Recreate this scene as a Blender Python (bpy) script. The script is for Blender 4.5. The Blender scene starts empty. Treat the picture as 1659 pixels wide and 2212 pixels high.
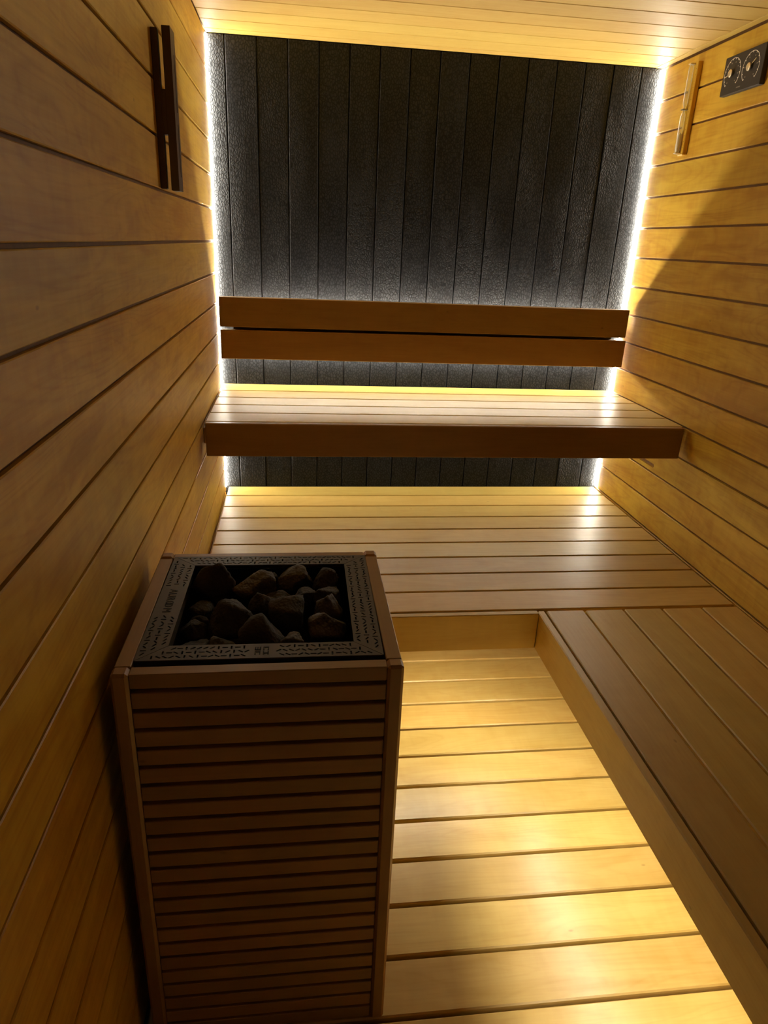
import bpy, bmesh, math, random
from mathutils import Vector, Matrix, noise

scene = bpy.context.scene
COL = scene.collection
random.seed(7)

# ------------------------------------------------------------------ camera
cam_d = bpy.data.cameras.new('camera')
cam = bpy.data.objects.new('camera', cam_d)
COL.objects.link(cam)
RT = Vector((0.99233143, -0.11651867, 0.0412521))
UP = Vector((0.00450365, 0.36760144, 0.92997253))
FW = Vector((0.12352349, 0.92265518, -0.36530722))
cam.matrix_world = Matrix((
    (RT.x, UP.x, -FW.x, 0.29716514),
    (RT.y, UP.y, -FW.y, -2.72656141),
    (RT.z, UP.z, -FW.z, 1.40561927),
    (0, 0, 0, 1)))
cam_d.sensor_fit = 'VERTICAL'
cam_d.sensor_height = 36.0
cam_d.lens = 1480.573 / 2212 * 36.0
cam_d.clip_start = 0.02
scene.camera = cam

# ------------------------------------------------------------------ world, light levels, exposure
world = bpy.data.worlds.new('world')
scene.world = world
world.use_nodes = True
wb = world.node_tree.nodes['Background']
wb.inputs[0].default_value = (0.55, 0.70, 1.0, 1)      # dim cool daylight of the room outside the open front
wb.inputs[1].default_value = 0.022

LED_COL = (1.0, 0.93, 0.77)
LED_CORNER = 112.0        # strips in the two back corners
LED_BACKREST = 235.0     # strip on top of the backrest batten
LED_BACKREST_LOW = 85.0 # strip under the backrest batten
LED_SHELF = 62.0         # strip under the rear of the upper bench
LED_UNDER = 125.0         # strips under the low benches

scene.view_settings.view_transform = 'Standard'
scene.view_settings.look = 'None'
scene.view_settings.exposure = 0.15
scene.view_settings.gamma = 1.0
scene.view_settings.use_curve_mapping = False
scene.cycles.max_bounces = 14
scene.cycles.diffuse_bounces = 10
scene.cycles.glossy_bounces = 5
scene.cycles.transmission_bounces = 8
scene.cycles.sample_clamp_indirect = 6.0
scene.cycles.caustics_reflective = False
scene.cycles.caustics_refractive = False

# ------------------------------------------------------------------ dimensions (metres, floor at 0, back panel at y = PY)
W = 1.600            # room width
ZC = 2.0286          # ceiling
PY = 0.012           # face of the charred back panel
YF = -3.05           # open front of the room
ZU, ZL = 0.8680, 0.4397   # seat heights


# ------------------------------------------------------------------ materials
def node_mat(name):
    m = bpy.data.materials.new(name)
    m.use_nodes = True
    nt = m.node_tree
    b = nt.nodes['Principled BSDF']
    return m, nt, b


def N(nt, kind, **kw):
    n = nt.nodes.new(kind)
    for k, v in kw.items():
        setattr(n, k, v)
    return n


def math_node(nt, op, a, b=None, c=None):
    n = N(nt, 'ShaderNodeMath', operation=op)
    for i, v in enumerate((a, b, c)):
        if v is None:
            continue
        if isinstance(v, (int, float)):
            n.inputs[i].default_value = v
        else:
            nt.links.new(v, n.inputs[i])
    return n.outputs[0]


def obj_coords(nt, scale):
    """object coordinates, shifted per object so that no two boards show the same figure"""
    tc = N(nt, 'ShaderNodeTexCoord')
    oi = N(nt, 'ShaderNodeObjectInfo')
    add = N(nt, 'ShaderNodeVectorMath', operation='ADD')
    sc = N(nt, 'ShaderNodeVectorMath', operation='SCALE')
    comb = N(nt, 'ShaderNodeCombineXYZ')
    r = oi.outputs['Random']
    nt.links.new(r, comb.inputs[0])
    nt.links.new(math_node(nt, 'FRACT', math_node(nt, 'MULTIPLY', r, 17.3)), comb.inputs[1])
    nt.links.new(math_node(nt, 'FRACT', math_node(nt, 'MULTIPLY', r, 53.9)), comb.inputs[2])
    nt.links.new(comb.outputs[0], sc.inputs[0])
    sc.inputs['Scale'].default_value = 23.0
    nt.links.new(tc.outputs['Object'], add.inputs[0])
    nt.links.new(sc.outputs[0], add.inputs[1])
    return add.outputs[0], r


def scaled(nt, vec, s):
    m = N(nt, 'ShaderNodeVectorMath', operation='MULTIPLY')
    nt.links.new(vec, m.inputs[0])
    m.inputs[1].default_value = s
    return m.outputs[0]


def ax(axis, along, across):
    v = [across, across, across]
    v[axis] = along
    return tuple(v)


_wood = {}


def wood(kind, axis):
    """kind -> (light, dark, roughness); axis = direction of the grain"""
    key = (kind, axis)
    if key in _wood:
        return _wood[key]
    light, dark, rough, fig = {
        'wall': ((0.60, 0.375, 0.043), (0.43, 0.225, 0.016), 0.42, 1.25),
        'ceiling': ((0.52, 0.345, 0.080), (0.44, 0.26, 0.045), 0.56, 0.6),
        'bench_shaded': ((0.26, 0.145, 0.055), (0.19, 0.098, 0.034), 0.42, 0.6),  # reddish bench wood, shade of the front-facing boards put into the colour
        'bench': ((0.53, 0.370, 0.102), (0.42, 0.265, 0.054), 0.42, 0.7),
        'floor': ((0.53, 0.360, 0.105), (0.42, 0.255, 0.052), 0.34, 0.9),
        'heater': ((0.35, 0.215, 0.080), (0.27, 0.148, 0.050), 0.45, 0.7),
        'dark': ((0.075, 0.040, 0.026), (0.050, 0.028, 0.018), 0.45, 0.5),
    }[kind]
    m, nt, b = node_mat('wood_%s_%s' % (kind, 'xyz'[axis]))
    co, rnd = obj_coords(nt, 1)
    # long soft figure
    n1 = N(nt, 'ShaderNodeTexNoise'); n1.inputs['Scale'].default_value = 1.0
    n1.inputs['Detail'].default_value = 3.0; n1.inputs['Distortion'].default_value = 1.6
    nt.links.new(scaled(nt, co, ax(axis, 2.6, 11.0)), n1.inputs['Vector'])
    # growth lines: contours of a stretched noise
    n2 = N(nt, 'ShaderNodeTexNoise'); n2.inputs['Scale'].default_value = 1.0
    n2.inputs['Detail'].default_value = 1.5; n2.inputs['Distortion'].default_value = 0.6
    nt.links.new(scaled(nt, co, ax(axis, 1.3, 9.0)), n2.inputs['Vector'])
    ring = math_node(nt, 'SINE', math_node(nt, 'MULTIPLY', n2.outputs[0], 95.0))
    ring = math_node(nt, 'POWER', math_node(nt, 'MULTIPLY_ADD', ring, 0.5, 0.5), 4.0)
    # fine fibre
    n3 = N(nt, 'ShaderNodeTexNoise'); n3.inputs['Scale'].default_value = 1.0
    n3.inputs['Detail'].default_value = 4.0
    nt.links.new(scaled(nt, co, ax(axis, 7.0, 210.0)), n3.inputs['Vector'])
    # curl across the grain
    n4 = N(nt, 'ShaderNodeTexNoise'); n4.inputs['Scale'].default_value = 1.0
    n4.inputs['Detail'].default_value = 2.0; n4.inputs['Distortion'].default_value = 0.8
    nt.links.new(scaled(nt, co, ax(axis, 30.0, 7.0)), n4.inputs['Vector'])
    f = math_node(nt, 'MULTIPLY_ADD', n1.outputs[0], 1.9 * fig, -0.62 * fig)
    f = math_node(nt, 'ADD', f, math_node(nt, 'MULTIPLY', ring, 0.20 * fig))
    f = math_node(nt, 'ADD', f, math_node(nt, 'MULTIPLY_ADD', n3.outputs[0], 0.55, -0.26))
    f = math_node(nt, 'ADD', f, math_node(nt, 'MULTIPLY_ADD', n4.outputs[0], 0.60 * fig, -0.30 * fig))
    mix = N(nt, 'ShaderNodeMix', data_type='RGBA')
    mix.clamp_factor = True
    nt.links.new(f, mix.inputs[0])
    mix.inputs[6].default_value = (*light, 1)
    mix.inputs[7].default_value = (*dark, 1)
    # pin knots
    vo = N(nt, 'ShaderNodeTexVoronoi'); vo.inputs['Scale'].default_value = 1.0
    nt.links.new(scaled(nt, co, ax(axis, 5.5, 11.0)), vo.inputs['Vector'])
    kn = N(nt, 'ShaderNodeMapRange')
    kn.inputs[1].default_value = 0.018; kn.inputs[2].default_value = 0.040
    kn.inputs[3].default_value = 0.45; kn.inputs[4].default_value = 0.0
    nt.links.new(vo.outputs['Distance'], kn.inputs[0])
    mix2 = N(nt, 'ShaderNodeMix', data_type='RGBA')
    nt.links.new(kn.outputs[0], mix2.inputs[0])
    nt.links.new(mix.outputs[2], mix2.inputs[6])
    mix2.inputs[7].default_value = (dark[0] * .35, dark[1] * .3, dark[2] * .3, 1)
    hs = N(nt, 'ShaderNodeHueSaturation')
    nt.links.new(mix2.outputs[2], hs.inputs['Color'])
    nt.links.new(math_node(nt, 'MULTIPLY_ADD', math_node(nt, 'FRACT', math_node(nt, 'MULTIPLY', rnd, 91.7)), 0.20, 0.90),
                 hs.inputs['Value'])
    nt.links.new(math_node(nt, 'MULTIPLY_ADD', math_node(nt, 'FRACT', math_node(nt, 'MULTIPLY', rnd, 37.1)), 0.012, 0.494),
                 hs.inputs['Hue'])
    nt.links.new(hs.outputs[0], b.inputs['Base Color'])
    nt.links.new(math_node(nt, 'MULTIPLY_ADD', n3.outputs[0], 0.16, rough - 0.07), b.inputs['Roughness'])
    b.inputs['Specular IOR Level'].default_value = 0.45
    bu = N(nt, 'ShaderNodeBump')
    bu.inputs['Strength'].default_value = 0.10
    bu.inputs['Distance'].default_value = 0.0012
    nt.links.new(n3.outputs[0], bu.inputs['Height'])
    nt.links.new(bu.outputs[0], b.inputs['Normal'])
    _wood[key] = m
    return m


def charred():
    m, nt, b = node_mat('charred_wood')
    co, rnd = obj_coords(nt, 1)
    nd = N(nt, 'ShaderNodeTexNoise'); nd.inputs['Scale'].default_value = 34.0; nd.inputs['Detail'].default_value = 2.0
    nt.links.new(co, nd.inputs['Vector'])
    wob = N(nt, 'ShaderNodeVectorMath', operation='MULTIPLY_ADD')
    nt.links.new(nd.outputs['Color'], wob.inputs[0])
    wob.inputs[1].default_value = (0.010, 0.010, 0.014)
    nt.links.new(co, wob.inputs[2])
    # alligator scales: cells a little taller than wide
    vo = N(nt, 'ShaderNodeTexVoronoi', feature='DISTANCE_TO_EDGE'); vo.inputs['Scale'].default_value = 1.0
    nt.links.new(scaled(nt, wob.outputs[0], (125.0, 60.0, 82.0)), vo.inputs['Vector'])
    edge = N(nt, 'ShaderNodeMapRange')
    edge.inputs[1].default_value = 0.0; edge.inputs[2].default_value = 0.22
    nt.links.new(vo.outputs[0], edge.inputs[0])
    # where the scales are pronounced
    nm = N(nt, 'ShaderNodeTexNoise'); nm.inputs['Scale'].default_value = 1.0; nm.inputs['Detail'].default_value = 2.0
    nt.links.new(scaled(nt, co, (9.0, 9.0, 2.6)), nm.inputs['Vector'])
    mask = N(nt, 'ShaderNodeMapRange')
    mask.inputs[1].default_value = 0.38; mask.inputs[2].default_value = 0.62
    nt.links.new(nm.outputs[0], mask.inputs[0])
    # vertical fibre
    nf = N(nt, 'ShaderNodeTexNoise'); nf.inputs['Scale'].default_value = 1.0; nf.inputs['Detail'].default_value = 3.0
    nt.links.new(scaled(nt, co, (320.0, 320.0, 9.0)), nf.inputs['Vector'])
    h = math_node(nt, 'MULTIPLY', edge.outputs[0], math_node(nt, 'MULTIPLY_ADD', mask.outputs[0], 0.90, 0.06))
    h = math_node(nt, 'ADD', h, math_node(nt, 'MULTIPLY', nf.outputs[0], 0.45))
    h = math_node(nt, 'ADD', h, math_node(nt, 'MULTIPLY', nm.outputs[0], 0.5))
    bu = N(nt, 'ShaderNodeBump')
    bu.inputs['Strength'].default_value = 0.65
    bu.inputs['Distance'].default_value = 0.0015
    nt.links.new(h, bu.inputs['Height'])
    nt.links.new(bu.outputs[0], b.inputs['Normal'])
    mix = N(nt, 'ShaderNodeMix', data_type='RGBA')
    nt.links.new(edge.outputs[0], mix.inputs[0])
    mix.inputs[6].default_value = (0.0070, 0.0075, 0.0088, 1)
    mix.inputs[7].default_value = (0.0240, 0.0255, 0.0290, 1)
    nt.links.new(mix.outputs[2], b.inputs['Base Color'])
    nt.links.new(math_node(nt, 'MULTIPLY_ADD', nm.outputs[0], 0.30, 0.34), b.inputs['Roughness'])
    b.inputs['Specular IOR Level'].default_value = 0.12
    return m


def plain(name, col, rough=0.5, metal=0.0, bump=0.0, scale=80.0, vary=0.25):
    m, nt, b = node_mat(name)
    tc = N(nt, 'ShaderNodeTexCoord')
    n = N(nt, 'ShaderNodeTexNoise'); n.inputs['Scale'].default_value = scale; n.inputs['Detail'].default_value = 4.0
    nt.links.new(tc.outputs['Object'], n.inputs['Vector'])
    mix = N(nt, 'ShaderNodeMix', data_type='RGBA')
    nt.links.new(n.outputs[0], mix.inputs[0])
    mix.inputs[6].default_value = tuple(c * (1 - vary) for c in col) + (1,)
    mix.inputs[7].default_value = tuple(c * (1 + vary) for c in col) + (1,)
    nt.links.new(mix.outputs[2], b.inputs['Base Color'])
    b.inputs['Roughness'].default_value = rough
    b.inputs['Metallic'].default_value = metal
    if bump:
        bu = N(nt, 'ShaderNodeBump')
        bu.inputs['Strength'].default_value = 1.0
        bu.inputs['Distance'].default_value = bump
        nt.links.new(n.outputs[0], bu.inputs['Height'])
        nt.links.new(bu.outputs[0], b.inputs['Normal'])
    return m


def stone_mat(name, col, rough):
    m, nt, b = node_mat(name)
    co, rnd = obj_coords(nt, 1)
    n1 = N(nt, 'ShaderNodeTexNoise'); n1.inputs['Scale'].default_value = 60.0; n1.inputs['Detail'].default_value = 6.0
    n1.inputs['Roughness'].default_value = 0.65
    nt.links.new(co, n1.inputs['Vector'])
    vo = N(nt, 'ShaderNodeTexVoronoi'); vo.inputs['Scale'].default_value = 190.0
    nt.links.new(co, vo.inputs['Vector'])
    mix = N(nt, 'ShaderNodeMix', data_type='RGBA')
    nt.links.new(n1.outputs[0], mix.inputs[0])
    mix.inputs[6].default_value = tuple(c * 0.45 for c in col) + (1,)
    mix.inputs[7].default_value = tuple(c * 1.6 for c in col) + (1,)
    nt.links.new(mix.outputs[2], b.inputs['Base Color'])
    b.inputs['Roughness'].default_value = rough
    bu = N(nt, 'ShaderNodeBump'); bu.inputs['Strength'].default_value = 0.9; bu.inputs['Distance'].default_value = 0.003
    nt.links.new(math_node(nt, 'ADD', n1.outputs[0], math_node(nt, 'MULTIPLY', vo.outputs[0], 0.5)), bu.inputs['Height'])
    nt.links.new(bu.outputs[0], b.inputs['Normal'])
    return m


def emitter(name, col, strength):
    m, nt, b = node_mat(name)
    nt.nodes.remove(b)
    e = N(nt, 'ShaderNodeEmission')
    e.inputs[0].default_value = (*col, 1)
    e.inputs[1].default_value = strength
    nt.links.new(e.outputs[0], nt.nodes['Material Output'].inputs[0])
    return m


M_CHAR = charred()
M_GROOVE = plain('groove_wood', (0.20, 0.095, 0.022), 0.7)
M_UNDER = plain('underfloor', (0.10, 0.075, 0.045), 0.8)
M_STEEL = plain('black_steel', (0.018, 0.016, 0.014), 0.55, 0.3)
M_PLATE = plain('cover_steel', (0.085, 0.068, 0.048), 0.55, 0.3, 0.0, 60.0, 0.12)
M_RIM = plain('tray_steel', (0.30, 0.28, 0.26), 0.35, 0.9)
M_LETTER = plain('cut_lettering', (0.012, 0.010, 0.008), 0.8)
M_STONE = stone_mat('peridotite_dark', (0.034, 0.029, 0.024), 0.75)
M_STONE_L = stone_mat('peridotite_light', (0.075, 0.064, 0.050), 0.65)
M_CASE = plain('dark_case', (0.022, 0.015, 0.010), 0.6, 0.0, 0.0, 30.0, 0.15)
M_PRINT = plain('dial_print', (0.85, 0.80, 0.68), 0.5, 0.0, 0.0, 30.0, 0.05)
M_PRINT_DIM = plain('dial_print_dim', (0.16, 0.14, 0.11), 0.5, 0.0, 0.0, 30.0, 0.05)
M_BRASS = plain('dial_brass', (0.72, 0.60, 0.42), 0.35, 0.6, 0.0, 30.0, 0.05)
M_SAND = plain('timer_sand', (0.72, 0.62, 0.45), 0.9, 0.0, 0.0005, 900.0, 0.2)
M_LED_C = emitter('led_corner', LED_COL, LED_CORNER)
M_LED_B = emitter('led_backrest', LED_COL, LED_BACKREST)
M_LED_BL = emitter('led_backrest_low', LED_COL, LED_BACKREST_LOW)
M_LED_S = emitter('led_shelf', LED_COL, LED_SHELF)
M_LED_U = emitter('led_under', LED_COL, LED_UNDER)
M_GLASS, _nt, _b = node_mat('timer_glass')
_b.inputs['Base Color'].default_value = (0.85, 0.85, 0.80, 1)
_b.inputs['Roughness'].default_value = 0.12
_tr = N(_nt, 'ShaderNodeBsdfTransparent')
_tr.inputs[0].default_value = (0.93, 0.95, 0.92, 1)
_fr = N(_nt, 'ShaderNodeLayerWeight'); _fr.inputs[0].default_value = 0.35
_mx = N(_nt, 'ShaderNodeMixShader')
_nt.links.new(math_node(_nt, 'MULTIPLY_ADD', _fr.outputs['Facing'], 0.65, 0.12), _mx.inputs[0])
_nt.links.new(_tr.outputs[0], _mx.inputs[1]); _nt.links.new(_b.outputs[0], _mx.inputs[2])
_nt.links.new(_mx.outputs[0], _nt.nodes['Material Output'].inputs[0])


# ------------------------------------------------------------------ object helpers
def link(name, mesh, mat=None, parent=None, loc=(0, 0, 0)):
    if mat is not None and not mesh.materials:
        mesh.materials.append(mat)
    o = bpy.data.objects.new(name, mesh)
    COL.objects.link(o)
    o.location = loc
    if parent is not None:
        o.parent = parent
        o.matrix_parent_inverse = Matrix.Identity(4)
        o.location = Vector(loc) - parent_world(parent)
    return o


def parent_world(p):
    v = Vector(p.location)
    while p.parent is not None:
        p = p.parent
        v = v + Vector(p.location)
    return v


def tag(o, label=None, cat=None, group=None, kind=None):
    if label: o['label'] = label
    if cat: o['category'] = cat
    if group: o['group'] = group
    if kind: o['kind'] = kind
    return o


def empty(name, loc, label, cat, group=None):
    o = bpy.data.objects.new(name, None)
    o.empty_display_size = 0.1
    COL.objects.link(o)
    o.location = loc
    return tag(o, label, cat, group)


_boxes = {}


def box_mesh(sx, sy, sz, mat, bev):
    key = (round(sx, 5), round(sy, 5), round(sz, 5), mat.name, bev)
    if key in _boxes:
        return _boxes[key]
    bm = bmesh.new()
    bmesh.ops.create_cube(bm, size=1.0)
    bmesh.ops.scale(bm, vec=(sx, sy, sz), verts=bm.verts)
    if bev:
        bmesh.ops.bevel(bm, geom=list(bm.edges), offset=min(bev, .45 * min(sx, sy, sz)), segments=1, affect='EDGES', profile=0.5)
    me = bpy.data.meshes.new('box')
    bm.to_mesh(me); bm.free()
    me.materials.append(mat)
    _boxes[key] = me
    return me


def box(name, x0, x1, y0, y1, z0, z1, mat, parent=None, bev=0.0012):
    x0, x1 = min(x0, x1), max(x0, x1); y0, y1 = min(y0, y1), max(y0, y1)
    return link(name, box_mesh(x1 - x0, y1 - y0, z1 - z0, mat, bev), None, parent,
                ((x0 + x1) / 2, (y0 + y1) / 2, (z0 + z1) / 2))


def mesh_from_bm(bm, smooth=False):
    me = bpy.data.meshes.new('mesh')
    bm.to_mesh(me); bm.free()
    if smooth:
        for p in me.polygons: p.use_smooth = True
    return me


def curve_mesh(polys, depth):
    """flat plate in local xy from closed polygons (outer first, the rest are holes), thickness depth, top at z = 0"""
    cu = bpy.data.curves.new('outline', 'CURVE')
    cu.dimensions = '2D'
    cu.fill_mode = 'BOTH'
    cu.extrude = depth / 2
    for pts in polys:
        s = cu.splines.new('POLY')
        s.points.add(len(pts) - 1)
        for i, p in enumerate(pts):
            s.points[i].co = (p[0], p[1], 0, 1)
        s.use_cyclic_u = True
    return bake(cu, depth)


def bake(cu, depth):
    t = bpy.data.objects.new('tmp', cu)
    COL.objects.link(t)
    dg = bpy.context.evaluated_depsgraph_get()
    dg.update()
    me = bpy.data.meshes.new_from_object(t.evaluated_get(dg))
    bpy.data.objects.remove(t)
    bpy.data.curves.remove(cu)
    me.materials.clear()
    for v in me.vertices:
        v.co.z -= depth / 2
    return me


def text_mesh(body, size, depth, spacing=1.0):
    cu = bpy.data.curves.new('text', 'FONT')
    cu.body = body
    cu.size = size
    cu.space_character = spacing
    cu.align_x = 'CENTER'; cu.align_y = 'CENTER'
    cu.extrude = depth / 2
    cu.resolution_u = 3
    return bake(cu, depth)


def join_meshes(items):
    bm = bmesh.new()
    for me, M in items:
        b2 = bmesh.new(); b2.from_mesh(me)
        bmesh.ops.transform(b2, matrix=M, verts=b2.verts)
        tmp = bpy.data.meshes.new('t'); b2.to_mesh(tmp); b2.free()
        bm.from_mesh(tmp)
        bpy.data.meshes.remove(tmp)
    return mesh_from_bm(bm)


def lathe(profile, segs=20, axis=2):
    bm = bmesh.new()
    rings = []
    for r, z in profile:
        rings.append([bm.verts.new((r * math.cos(2 * math.pi * i / segs), r * math.sin(2 * math.pi * i / segs), z)) for i in range(segs)])
    for a, b in zip(rings, rings[1:]):
        for i in range(segs):
            bm.faces.new((a[i], a[(i + 1) % segs], b[(i + 1) % segs], b[i]))
    bm.faces.new(list(reversed(rings[0]))); bm.faces.new(rings[-1])
    bmesh.ops.recalc_face_normals(bm, faces=bm.faces)
    return mesh_from_bm(bm, True)


# ------------------------------------------------------------------ the room shell
GAP = 0.0065
T = 0.015            # wall board thickness
TONGUE = 0.009       # depth of the visible joint
ENDY = -0.006        # side boards stop just short of the back panel

wl = tag(box('wall_left', -0.07, -TONGUE, YF, PY + 0.05, -0.06, ZC + 0.08, M_GROOVE, None, 0), kind='structure')
wr = tag(box('wall_right', W + TONGUE, W + 0.07, YF, PY + 0.05, -0.06, ZC + 0.08, M_GROOVE, None, 0), kind='structure')
tag(wl, 'left wall of horizontal golden wood boards')
tag(wr, 'right wall of horizontal golden wood boards')

WALLM = wood('wall', 1)
for wall, x0, x1, z0, pitch in ((wl, -TONGUE, 0.0, 1.9203, 0.1068), (wr, W, W + TONGUE, 1.9188, 0.1055)):
    k = -1
    while True:
        top = min(z0 - k * pitch - GAP / 2, ZC - 0.0008)
        bot = z0 - (k + 1) * pitch + GAP / 2
        if top < 0.02:
            break
        if bot < 0.0: bot = 0.0
        if not (wall is wr and bot < 0.680 < top):
            box('board', x0, x1, YF, ENDY, bot, top, WALLM, wall, 0.0016)
        else:
            # the board with the long ventilation slot milled into it
            yc, zc = (YF + ENDY) / 2, (bot + top) / 2
            hw, hh = (ENDY - YF) / 2, (top - bot) / 2
            out = [(-hw, -hh), (hw, -hh), (hw, hh), (-hw, hh)]
            r = 0.0072
            ya, yb_, zs = -0.4440 + r, -0.180 - r, 0.6785
            pill = [(ya - yc + r * math.cos(a), zs - zc + r * math.sin(a)) for a in [math.pi / 2 + math.pi * i / 8 for i in range(9)]]
            pill += [(yb_ - yc + r * math.cos(a), zs - zc + r * math.sin(a)) for a in [-math.pi / 2 + math.pi * i / 8 for i in range(9)]]
            me = curve_mesh([out, pill], TONGUE)
            # local (x, y, z) = (along y, along z, depth) -> world
            me.transform(Matrix(((0, 0, -1, 0), (1, 0, 0, 0), (0, 1, 0, 0), (0, 0, 0, 1))))
            link('board', me, WALLM, wall, (W, yc, zc))
        k += 1

# back wall of charred upright boards
wback = tag(box('wall_back', -0.07, W + 0.07, PY + 0.016, PY + 0.06, -0.06, ZC + 0.08, M_STEEL, None, 0), 'back wall clad in charred black upright boards', kind='structure')
xs = [0.0] + [0.0585 + 0.1048 * i for i in range(15)] + [W]
for i in range(16):
    dy = random.uniform(-0.0008, 0.0008)
    box('board', xs[i] + 0.0016, xs[i + 1] - 0.0016, PY + dy, PY + 0.016, 0.0, ZC - 0.001, M_CHAR, wback, 0.0018)

# ceiling
ceil = tag(box('ceiling', -0.07, W + 0.07, YF, PY + 0.06, ZC + 0.009, ZC + 0.07, M_GROOVE, None, 0), 'ceiling of narrow pale wood boards running across the room', kind='structure')
CEILM = wood('ceiling', 0)
ya = PY
yb_ = -0.040
while ya > YF:
    box('board', 0.0, W - 0.027, max(yb_ + 0.002, YF), ya - 0.002, ZC, ZC + 0.009, CEILM, ceil, 0.0014)
    ya, yb_ = yb_, yb_ - 0.1045
tag(box('trim_1', W - 0.026, W, YF, PY, ZC - 0.0006, ZC + 0.009, wood('ceiling', 1), None, 0.0014), 'narrow wood edge strip where the ceiling meets the right wall', kind='structure')

# floor: duckboards over a dark base
fl = tag(box('floor', -0.07, W + 0.07, YF, PY + 0.05, -0.06, -0.024, M_UNDER, None, 0), 'floor of wide pale wood planks with open joints', kind='structure')
FLM = wood('floor', 0)
k = -6
while True:
    ya = -0.6505 - 0.1209 * k
    if ya - 0.1209 < YF:
        break
    if ya <= PY + 0.04:
        dz = random.uniform(-0.0006, 0.0004)
        box('plank', 0.006, W - 0.006, max(ya - 0.1209 + 0.0045, YF), min(ya - 0.0045, PY - .002), -0.024, dz, FLM, fl, 0.003)
    k += 1

# ------------------------------------------------------------------ light strips
def led(name, x0, x1, y0, y1, z0, z1, mat, label, parent=None, light_shield=False):
    o = box(name, x0, x1, y0, y1, z0, z1, mat, parent, 0.0015)
    if parent is None:
        tag(o, label, 'light strip', 'white light strips')
        if light_shield:
            box('light_shield', x0 - .004, x1 + .004, y0 - .004, y1 + .004, z1 + .0002, z1 + .006, M_STEEL, o, 0.0005)  # added shield, keeps strip light from leaking up through the slat gaps
    return o

led('light_strip', -0.006, 0.0024, ENDY + 0.0006, 0.0095, ZL + 0.002, ZC - 0.004, M_LED_C, 'glowing white light strip up the left edge of the black panel')
led('light_strip', W - 0.0030, W + 0.006, ENDY + 0.0006, 0.0095, ZL + 0.002, ZC - 0.004, M_LED_C, 'glowing white light strip up the right edge of the black panel')
led('light_strip', 0.05, 0.960, -1.030, -1.020, 0.327, 0.333, M_LED_U, 'light strip hidden behind the front board of the low back bench', light_shield=True)
led('light_strip', 1.022, 1.032, -2.90, -1.10, 0.352, 0.358, M_LED_U, 'light strip hidden behind the front board of the right-hand side bench', light_shield=True)

led('light_strip', 0.05, 1.55, -0.038, -0.028, 0.828, 0.834, M_LED_S, 'light strip hidden under the rear of the upper bench', light_shield=True)

# ------------------------------------------------------------------ upper bench
BX, BY = wood('bench', 0), wood('bench', 1)
X0, X1 = 0.011, W - 0.008
ub = empty('upper_bench', (W / 2, -0.31, 0.763), 'upper slatted bench floating in front of the black panel', 'bench')
lines = [PY - 0.004, -0.1235, -0.2420, -0.3605, -0.4790, -0.5975]
for i in range(5):
    box('slat', X0, X1, lines[i + 1] + 0.0035, lines[i] - 0.0035, ZU - 0.026, ZU, BX, ub, 0.002)
box('front_board', X0 + 0.002, X1 - 0.012, -0.6250, -0.6015, 0.7630, ZU + 0.0006, wood('bench_shaded', 0), ub, 0.0025)
for x in (0.0, 0.78, W - 0.045):
    box('under_rail', x + .0005, x + 0.0445, -0.575, -0.045, 0.790, ZU - 0.0265, BY, ub, 0.002)

# ------------------------------------------------------------------ backrest
br = empty('backrest', (W / 2, -0.086, 0.981), 'two-board wooden backrest mounted above the upper bench', 'backrest')
BXR = wood('bench_shaded', 0)
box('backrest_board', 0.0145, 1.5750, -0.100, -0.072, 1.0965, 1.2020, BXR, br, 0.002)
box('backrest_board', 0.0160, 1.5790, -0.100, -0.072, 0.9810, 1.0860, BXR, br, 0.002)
box('batten', 0.060, 1.530, -0.0715, -0.004, 0.9985, 1.138, wood('dark', 0), br, 0.001)
box('light_strip', 0.060, 1.530, -0.018, -0.008, 1.139, 1.144, M_LED_B, br, 0.001)
box('light_strip', 0.060, 1.530, -0.018, -0.008, 0.993, 0.998, M_LED_BL, br, 0.001)

# ------------------------------------------------------------------ low bench along the back
lb = empty('lower_bench', (W / 2, -0.53, 0.325), 'low wide slatted bench below the upper bench', 'bench')
yy = 0.0186
for i in range(9):
    a = min(yy - 0.1195 * i - 0.0036, PY - 0.004); b_ = yy - 0.1195 * (i + 1) + 0.0036
    box('slat', X0, X1, b_, a, ZL - 0.026, ZL, BX, lb, 0.0022)
box('front_board', X0, 0.9765, -1.0815, -1.0610, 0.3250, ZL, BX, lb, 0.002)
for x in (0.0, 0.78, W - 0.045):
    box('under_rail', x + .0005, x + 0.0445, -1.0300 if x < .7 else -1.03, -0.010, 0.362, ZL - 0.0265, BY, lb, 0.002)

box('under_rail', 0.046, 0.9760, -1.0600, -1.0380, 0.390, ZL - 0.0265, BX, lb, 0.002)  # added unseen rail, blocks strip light leaking up at the front gap

# ------------------------------------------------------------------ side bench along the right wall
sb = empty('side_bench', (1.29, -2.0, 0.322), 'low side bench with lengthwise slats along the right wall', 'bench')
gx = [1.0005, 1.1180, 1.2370, 1.3555, 1.4805, W - 0.002]
for i in range(5):
    box('slat', gx[i] + 0.0032, gx[i + 1] - 0.0032, YF + .05, -1.0640 - 0.0015 * (i % 2), ZL - 0.026, ZL - 0.0004, BY, sb, 0.0026)
box('front_board', 0.9780, 0.9980, YF + .05, -1.0640, 0.3220, ZL, BY, sb, 0.003)
box('under_rail', 0.9985, 1.0190, YF + .06, -1.0700, 0.385, ZL - 0.0268, BY, sb, 0.002)  # added below the gap behind the front board so strip light stays hidden
for y in (-1.35, -2.1, -2.85):
    box('under_rail', 1.036, W - 0.010, y - 0.022, y + 0.022, 0.362, ZL - 0.0265, BX, sb, 0.002)

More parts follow.
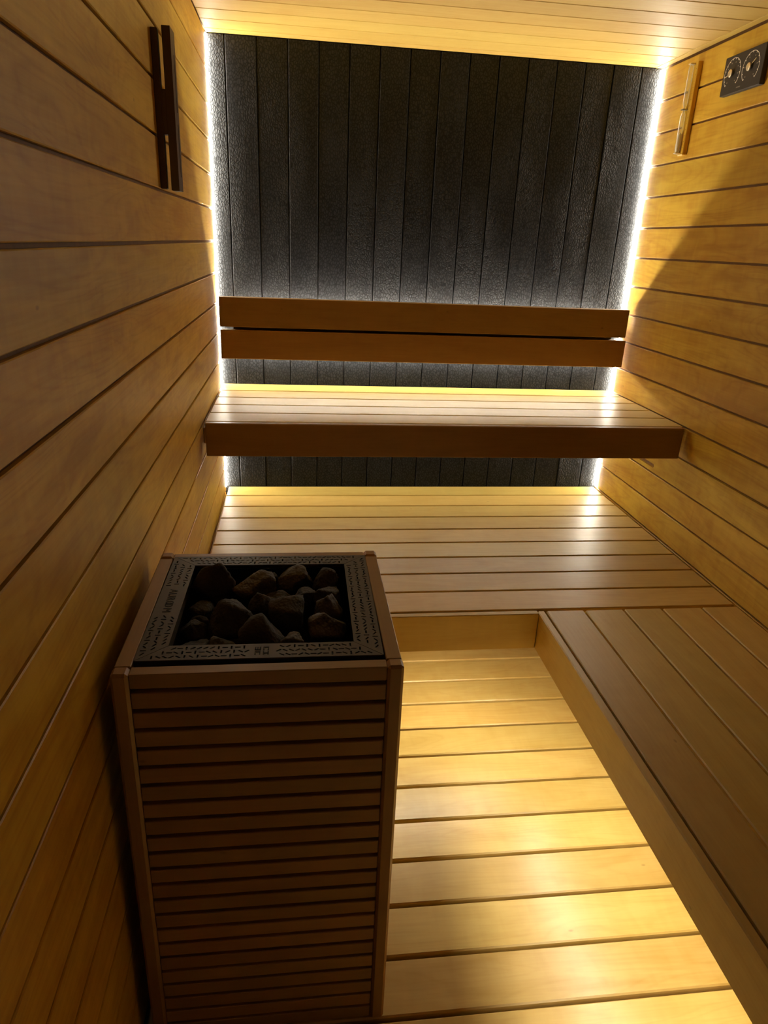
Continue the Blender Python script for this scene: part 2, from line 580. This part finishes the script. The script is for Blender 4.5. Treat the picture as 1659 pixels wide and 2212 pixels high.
# ------------------------------------------------------------------ heater
HX0, HX1, HY0, HY1, HZ = 0.0240, 0.4560, -1.8560, -1.4320, 0.8085
P = 0.0255
ht = empty('sauna_heater', ((HX0 + HX1) / 2, (HY0 + HY1) / 2, 0.0), 'tall sauna heater in a slatted wooden casing beside the left wall', 'heater')
HWX, HWY, HWZ = wood('heater', 0), wood('heater', 1), wood('heater', 2)
for x in (HX0, HX1 - P):
    for y in (HY0, HY1 - P):
        box('corner_post', x, x + P, y, y + P, 0.0, HZ, HWZ, ht, 0.0045)
zb = [0.781, 0.7455]
while zb[-1] - 0.0353 > -0.001:
    zb.append(zb[-1] - 0.0353)
for i, z in enumerate(zb):
    z = max(z, 0.002)
    top = HZ - 0.0025 if i == 0 else z + 0.0280
    th = 0.021
    box('slat', HX0 + P + .0006, HX1 - P - .0006, HY0 + 0.004, HY0 + 0.004 + th, z, top, HWX, ht, 0.0012)
    box('slat', HX0 + P + .0006, HX1 - P - .0006, HY1 - 0.004 - th, HY1 - 0.004, z, top, HWX, ht, 0.0012)
    for x in (HX0 + 0.001, HX1 - 0.001 - (P - .0015)):
        box('slat', x, x + P - .0015, HY0 + P + .0006, HY1 - P - .0006, z, top, HWY, ht, 0.0012)
# inner steel body with the open stone basket
hxa, hxb, hya, hyb = 0.0965, 0.3860, -1.7830, -1.4960
body = box('body', HX0 + P + .004, HX1 - P - .004, HY0 + P + .006, HY1 - P - .006, 0.02, 0.676, M_STEEL, ht, 0.002)
for nm, a in (('basket_wall', (hxa - .012, hxa - .010, hya - .010, hyb + .010)), ('basket_wall', (hxb + .010, hxb + .012, hya - .010, hyb + .010)),
              ('basket_wall', (hxa - .010, hxb + .010, hya - .012, hya - .010)), ('basket_wall', (hxa - .010, hxb + .010, hyb + .010, hyb + .012))):
    box(nm, *a, 0.6765, 0.795, M_STEEL, ht, 0)
box('basket_rim', hxa - .0055, hxa - .0040, hya - .003, hyb + .003, 0.780, 0.7975, M_RIM, ht, 0)
box('basket_rim', hxb + .0040, hxb + .0055, hya - .003, hyb + .003, 0.780, 0.7975, M_RIM, ht, 0)
# dark lining between body and casing, seen through the joints
for a in ((HX0 + P + .002, HX1 - P - .002, HY0 + 0.0265, HY0 + 0.028), (HX0 + P + .002, HX1 - P - .002, HY1 - 0.028, HY1 - 0.0265),
          (HX0 + 0.0262, HX0 + 0.0277, HY0 + 0.0285, HY1 - 0.0285), (HX1 - 0.0277, HX1 - 0.0262, HY0 + 0.0285, HY1 - 0.0285)):
    box('lining', *a, 0.01, 0.780, M_STEEL, ht, 0)

# perforated cover: four mitred plates with cut slots
cxm, cym = 0.2405, -1.6345
ox, oy = 0.1895, 0.1830       # outer half sizes
ix, iy = 0.1450, 0.1430       # opening half sizes
def slot(cx, cy, ang, L=0.0088, w=0.0027):
    c, s = math.cos(ang), math.sin(ang)
    return [(cx + c * u - s * v, cy + s * u + c * v) for u, v in ((-L / 2, -w / 2), (L / 2, -w / 2), (L / 2, w / 2), (-L / 2, w / 2))]

def inside_trap(u, half_o, half_i, t):     # t 0 at outer edge .. 1 at inner edge
    return abs(u) < half_o + (half_i - half_o) * t - 0.010

rs = random.Random(21)
root_cover_rot = -0.008
for side in ('front', 'back', 'left', 'right'):
    if side in ('front', 'back'):
        half_o, half_i, wid = ox, ix, oy - iy
    else:
        half_o, half_i, wid = oy, iy, ox - ix
    # local u along the side, t from the outer edge inwards
    trap = [(-half_o + .0006, 0), (half_o - .0006, 0), (half_i - .0006, wid), (-half_i + .0006, wid)]
    polys = [trap]
    rows = 3
    n = int(2 * half_o / 0.0098)
    for r in range(rows):
        t = 0.0085 + r * (wid - 0.017) / (rows - 1)
        last = None
        for i in range(n + 1):
            u = -half_o + 0.0049 * (1 + r % 2) + i * 0.0098
            if not inside_trap(u, half_o, half_i, t / wid): continue
            if side == 'front' and abs(u - 0.000) < 0.022: continue
            if side == 'left' and -0.058 < u < 0.052: continue
            while True:
                a = rs.choice((0.0, math.pi / 2, 0.62, -0.62))
                if a != last or a in (0.62, -0.62): break
            last = a
            polys.append(slot(u, t, a))
    me = curve_mesh(polys, 0.0022)
    # place: map local (u, t) to world
    mp = {'front': ((1, 0), (0, 1), (0, -oy)), 'back': ((-1, 0), (0, -1), (0, oy)),
          'left': ((0, -1), (1, 0), (-ox, 0)), 'right': ((0, 1), (-1, 0), (ox, 0))}[side]
    Mx = Matrix(((mp[0][0], mp[1][0], 0, mp[2][0]), (mp[0][1], mp[1][1], 0, mp[2][1]), (0, 0, 1, 0), (0, 0, 0, 1)))
    me.transform(Matrix.Rotation(root_cover_rot, 4, 'Z') @ Mx)
    pl = link('cover_plate', me, M_PLATE, ht, (cxm, cym, 0.8062))
    # folded-down outer lip
    lip = bpy.data.meshes.new('lip')
    bm = bmesh.new()
    bmesh.ops.create_cube(bm, size=1.0)
    bmesh.ops.scale(bm, vec=(2 * half_o - .001, 0.0018, 0.012), verts=bm.verts)
    bmesh.ops.translate(bm, vec=(0, 0.0009, -0.0083), verts=bm.verts)
    bm.to_mesh(lip); bm.free()
    lip.transform(Matrix.Rotation(root_cover_rot, 4, 'Z') @ Mx)
    link('lip', lip, M_STEEL, pl, (cxm, cym, 0.8062))
    if side == 'left':
        parts = []
        for ch, off in (('A', -0.0400), ('U', -0.0255), ('R', -0.0110), ('O', 0.0035), ('O', 0.0105), ('M', 0.0290)):
            parts.append((text_mesh(ch, 0.0200, 0.0006), Matrix.Translation((off, 0, 0))))
        tm = join_meshes(parts)
        # reading away from the back wall, letter tops towards the stones
        tm.transform(Matrix.Rotation(root_cover_rot, 4, 'Z') @ Mx @ Matrix.Translation((0.002, wid * 0.48, 0.0005)))
        link('lettering', tm, M_LETTER, pl, (cxm, cym, 0.8062))
    if side == 'front':
        # two-line block logo, upside down seen from the front
        def bar(x, y, w, h):
            return [(x, y), (x + w, y), (x + w, y + h), (x, y + h)]
        items = []
        def glyph(kind, x, y):
            s_, g = 0.0018, 0.0088
            if kind == 'H': q = [bar(0, 0, s_, g), bar(g - s_, 0, s_, g), bar(0, (g - s_) / 2, g, s_)]
            if kind == 'U': q = [bar(0, 0, s_, g), bar(g - s_, 0, s_, g), bar(0, 0, g, s_)]
            if kind == 'M': q = [bar(0, 0, s_, g), bar(g - s_, 0, s_, g), bar((g - s_) / 2, 0, s_, g), bar(0, g - s_, g, s_)]
            for r_ in q:
                items.append((curve_mesh([[(px + x, py + y) for px, py in r_]], 0.0006), Matrix.Identity(4)))
        glyph('H', -0.0108, 0.0018); glyph('U', 0.0020, 0.0018)
        glyph('U', -0.0108, -0.0106); glyph('M', 0.0020, -0.0106)
        tm = join_meshes(items)
        tm.transform(Matrix.Rotation(root_cover_rot, 4, 'Z') @ Mx @ Matrix.Translation((0.0, wid * 0.49, 0.0005)) @ Matrix.Rotation(math.pi, 4, 'Z'))
        link('logo', tm, M_LETTER, pl, (cxm, cym, 0.8062))

# ------------------------------------------------------------------ stones
def stone_mesh(seed, sx, sy, sz, peak=0.0):
    r = random.Random(seed)
    planes = []
    for _ in range(13):
        n = Vector((r.gauss(0, 1), r.gauss(0, 1), r.gauss(0, 1))).normalized()
        planes.append((n, r.uniform(0.55, 0.90)))
    bm = bmesh.new()
    bmesh.ops.create_icosphere(bm, subdivisions=4, radius=1.0)
    off = Vector((seed * 3.1, seed * 1.7, seed * 0.9))
    for v in bm.verts:
        d = v.co.normalized()
        rad = 1.0
        for n, dist in planes:
            c = n.dot(d)
            if c > 0.05:
                rad = min(rad, dist / c)
        rad *= 1.06 + 0.09 * noise.noise(d * 2.3 + off) + 0.05 * noise.noise(d * 6.0 + off) + 0.025 * noise.noise(d * 14.0 + off)
        p = d * rad
        if peak and p.z > 0:
            k_ = 1.0 - peak * p.z
            p.x *= k_; p.y *= k_
        v.co = Vector((p.x * sx, p.y * sy, p.z * sz))
    return mesh_from_bm(bm, True)

STONES = [
    # x, y, z, sx, sy, sz, rotz, light?, peak, label
    (0.1400, -1.5330, 0.788, .037, .029, .040, .2, 0, .45, 'tall peaked dark stone at the back left corner of the heater'),
    (0.2130, -1.5370, 0.780, .038, .028, .030, .1, 1, .0, 'pitted greyish stone at the back middle of the heater'),
    (0.2500, -1.5170, 0.792, .008, .008, .008, .0, 0, .0, 'tiny round pebble between the two pale stones at the back'),
    (0.2900, -1.5200, 0.786, .035, .025, .026, .3, 1, .0, 'pale brown stone at the back, right of the tiny pebble'),
    (0.3490, -1.5220, 0.780, .027, .023, .025, .5, 0, .0, 'dark rough stone in the back right corner of the heater'),
    (0.3480, -1.5800, 0.780, .027, .024, .021, .9, 0, .2, 'rounded brown stone just in front of the back right stone'),
    (0.3080, -1.5850, 0.782, .024, .022, .022, .2, 0, .0, 'brown split stone behind the large smooth stone'),
    (0.2800, -1.6330, 0.777, .034, .042, .034, .1, 0, .0, 'large smooth brown stone in the middle right of the heater'),
    (0.3460, -1.6330, 0.782, .030, .025, .027, 1.1, 1, .3, 'upright stone with a pale crest near the right edge'),
    (0.3400, -1.6880, 0.777, .039, .027, .024, .3, 1, .25, 'wide pale wedge-shaped stone at the right front'),
    (0.1790, -1.6520, 0.773, .043, .038, .036, .3, 0, .2, 'broad dark sloping stone at the middle left'),
    (0.2330, -1.6000, 0.772, .024, .025, .028, .6, 0, .3, 'medium wedge stone between the broad and the smooth stone'),
    (0.2360, -1.7110, 0.773, .039, .038, .042, .4, 0, .35, 'largest pointed dark stone at the front middle'),
    (0.2850, -1.7280, 0.768, .021, .021, .022, .8, 1, .0, 'small stone with a pale patch right of the pointed stone'),
    (0.1690, -1.7370, 0.762, .027, .030, .026, .2, 0, .0, 'dark blocky stone left of the pointed front stone'),
    (0.1270, -1.7300, 0.760, .025, .027, .022, .7, 0, .0, 'low dark stone in the front left corner'),
    (0.2000, -1.7640, 0.766, .018, .014, .012, .1, 1, .0, 'small pale flake at the front edge of the heater'),
    (0.3530, -1.7540, 0.762, .022, .020, .018, .4, 1, .0, 'small brown stone in the front right corner'),
    (0.2530, -1.5670, 0.766, .024, .020, .020, .2, 0, .0, 'dim flat stone behind the medium wedge stone'),
    (0.1190, -1.5880, 0.764, .020, .024, .018, .6, 0, .0, 'small dim stone by the left edge, behind the broad stone'),
    (0.1150, -1.6600, 0.762, .022, .026, .016, .1, 0, .0, 'small dim stone by the left edge, beside the broad stone'),
    (0.1170, -1.6240, 0.750, .018, .016, .016, .3, 0, .0, 'half-hidden dark stone at the left edge between the two small dim stones'),
    (0.3640, -1.6560, 0.744, .018, .020, .016, .5, 0, .0, 'half-hidden dark stone against the right edge of the tray'),
    (0.2600, -1.7620, 0.748, .017, .014, .014, .2, 0, .0, 'half-hidden dark stone at the front edge below the pointed stone'),
    (0.3060, -1.7610, 0.754, .023, .016, .018, .9, 0, .0, 'dark stone low at the front right of the tray'),
]
for i, (x, y, z, a, b_, c, rz, lt, pk, lab) in enumerate(STONES):
    o = link('sauna_stone', stone_mesh(i + 3, a * 1.16, b_ * 1.14, c * 1.12, pk), M_STONE_L if lt else M_STONE, None, (x, y, z))
    o.rotation_euler = (0, 0, rz)
    tag(o, lab, 'stone', 'stones in the heater')
fill = [stone_mesh(90 + q, .034, .033, .026) for q in range(3)]
for f_ in fill: f_.materials.append(M_STONE)
q = 0
for iz, z in enumerate((0.7035,)):
    for ixn in range(4):
        for iyn in range(4):
            o = bpy.data.objects.new('sauna_stone', fill[q % 3])
            COL.objects.link(o)
            o.location = (0.131 + ixn * 0.0735, -1.748 + iyn * 0.0725, z + (0.004 if (ixn + iyn) % 2 else 0))
            o.rotation_euler = (0, 0, q * 1.3)
            tag(o, 'dark stone lying deep in the heater under the upper stones', 'stone', 'buried stones in the heater')
            q += 1

# ------------------------------------------------------------------ slotted dark wall fixture on the left wall
DZ = wood('dark', 2)
VZ0, VZ1 = 1.494, 1.800
vf = empty('wall_fixture', (0.0, -0.99, VZ0), 'dark wooden slotted fixture mounted high on the left wall', 'wall fixture')
box('back_plate', 0.0, 0.014, -1.020, -1.001, VZ0 + 0.002, VZ1 - 0.004, DZ, vf, 0.0015)
box('spacer', 0.0142, 0.0228, -1.019, -1.001, 1.602, 1.687, DZ, vf, 0.0005)
hw = 0.0275
out = [(-hw, VZ0 - 1.647), (hw, VZ0 - 1.647), (hw, VZ1 - 1.647), (-hw, VZ1 - 1.647)]
sl = [[(0.004, a), (0.0105, a), (0.0105, b_), (0.004, b_)] for a, b_ in ((1.649 - 1.647, 1.756 - 1.647), (1.523 - 1.647, 1.627 - 1.647))]
me = curve_mesh([out] + sl, 0.017)
me.transform(Matrix(((0, 0, 1, 0), (1, 0, 0, 0), (0, 1, 0, 0), (0, 0, 0, 1))))
link('front_bar', me, DZ, vf, (0.040, -0.9925, 1.647))

# ------------------------------------------------------------------ sand timer on the right wall
st = empty('sand_timer', (W, -0.250, 1.722), 'slim sand timer with long glass tubes on a wooden strip, right wall', 'sand timer')
box('wooden_strip', W - 0.0165, W, -0.2720, -0.2350, 1.722, 1.994, wood('wall', 2), st, 0.002)
def half_tube(s):
    return [(0.0018, 0.0), (0.0030, 0.006 * s), (0.0070, 0.016 * s), (0.0078, 0.024 * s), (0.0078, 0.118 * s), (0.0062, 0.1255 * s), (0.0020, 0.1285 * s)]
gl_l = (W - 0.0260, -0.2500, 1.8580)
up_m = lathe(half_tube(1)); lo_m = lathe(half_tube(-1))
g1 = link('glass_tube', up_m, M_GLASS, st, gl_l)
g2 = link('glass_tube', lo_m, M_GLASS, st, gl_l)
sand = lathe([(0.0010, -0.126), (0.0058, -0.1235), (0.0066, -0.1175), (0.0066, -0.072), (0.0010, -0.067)], 16)
link('sand', sand, M_SAND, g2, gl_l)
for z in (1.728, 1.858, 1.988):
    box('clip', W - 0.0340, W - 0.0160, -0.2580, -0.2420, z - 0.0016, z + 0.0016, M_BRASS if z != 1.858 else M_RIM, st, 0.0004)
bm = bmesh.new()
for i in range(14):
    z = 1.745 + i * 0.0175
    for y0_, z0_ in ((-0.2655, z),):
        vs = [bm.verts.new((0, dy_, z0_ - 1.858 + dz_)) for dy_, dz_ in ((-.0012, -.0009), (.0012, -.0009), (.0012, .0009), (-.0012, .0009))]
        bm.faces.new(vs)
link('scale_marks', mesh_from_bm(bm), M_CASE, st, (W - 0.0167, -0.2655, 1.858))

# ------------------------------------------------------------------ twin dial instrument
TX = W - 0.016
th = empty('thermo_hygrometer', (W, -0.5355, 1.863), 'black rectangular twin-dial thermometer and hygrometer on the right wall', 'gauge')
box('case', TX, W, -0.634, -0.437, 1.863, 1.965, M_CASE, th, 0.0012)

def flat_yz(polys):
    bm = bmesh.new()
    for p in polys:
        bm.faces.new([bm.verts.new((0, y, z)) for y, z in p])
    return mesh_from_bm(bm)

def dial(yc, zc, nt_, needle, major):
    R = 0.0405
    # seen from the room, +y is on the left
    def pt(r, a):    # a measured clockwise from straight up, as seen from the room
        return (-r * math.sin(a), r * math.cos(a))
    polys = []
    A0, A1 = -math.radians(137), math.radians(137)
    n = 48
    for i in range(n):
        a, b2 = A0 + (A1 - A0) * i / n, A0 + (A1 - A0) * (i + 1) / n
        polys.append([pt(R, a), pt(R, b2), pt(R - .0015, b2), pt(R - .0015, a)])
    for i in range(nt_):
        a = A0 + (A1 - A0) * i / (nt_ - 1)
        da = 0.0013 / R
        polys.append([pt(R, a - da), pt(R, a + da), pt(R - .0050, a + da), pt(R - .0050, a - da)])
    ds = link('dial_scale', flat_yz(polys), M_PRINT, th, (TX - 0.0004, yc, zc))
    nums = []
    for i in range(major):
        a = A0 + (A1 - A0) * i / (major - 1)
        cy, cz = pt(R - 0.0115, a)
        nums.append([(cy - .0026, cz - .0016), (cy + .0026, cz - .0016), (cy + .0026, cz + .0016), (cy - .0026, cz + .0016)])
    link('faint_figures', flat_yz(nums), M_PRINT_DIM, ds, (TX - 0.0004, yc, zc))
    hub = lathe([(0.0105, 0.0), (0.0105, 0.0025), (0.0090, 0.0036), (0.0010, 0.0038)], 24)
    hub.transform(Matrix.Rotation(-math.pi / 2, 4, 'Y'))
    link('hub', hub, M_BRASS, th, (TX - 0.0055, yc, zc))
    a = needle
    d = Vector((0, -math.sin(a), math.cos(a))); e = Vector((0, d.z, -d.y))
    bm = bmesh.new()
    q_ = [d * -0.004 - e * .0013, d * 0.0315 - e * .0009, d * 0.0315 + e * .0009, d * -0.004 + e * .0013]
    f1 = [bm.verts.new(v) for v in q_]; f2 = [bm.verts.new(v + Vector((-.0008, 0, 0))) for v in q_]
    bm.faces.new(f1); bm.faces.new(list(reversed(f2)))
    for i in range(4):
        bm.faces.new((f1[i], f2[i], f2[(i + 1) % 4], f1[(i + 1) % 4]))
    bmesh.ops.recalc_face_normals(bm, faces=bm.faces)
    link('needle', mesh_from_bm(bm), M_BRASS, th, (TX - 0.0045, yc, zc))
    stem = lathe([(0.0025, 0.0), (0.0025, 0.0055)], 10)
    stem.transform(Matrix.Rotation(-math.pi / 2, 4, 'Y'))
    link('stem', stem, M_BRASS, th, (TX, yc, zc))

dial(-0.4850, 1.9170, 14, -math.radians(103), 8)
dial(-0.5755, 1.9160, 11, math.radians(58), 6)
link('faint_print', flat_yz([[(-.010, -.0016), (.010, -.0016), (.010, .0016), (-.010, .0016)]]), M_PRINT_DIM, th, (TX - 0.0004, -0.5300, 1.8745))
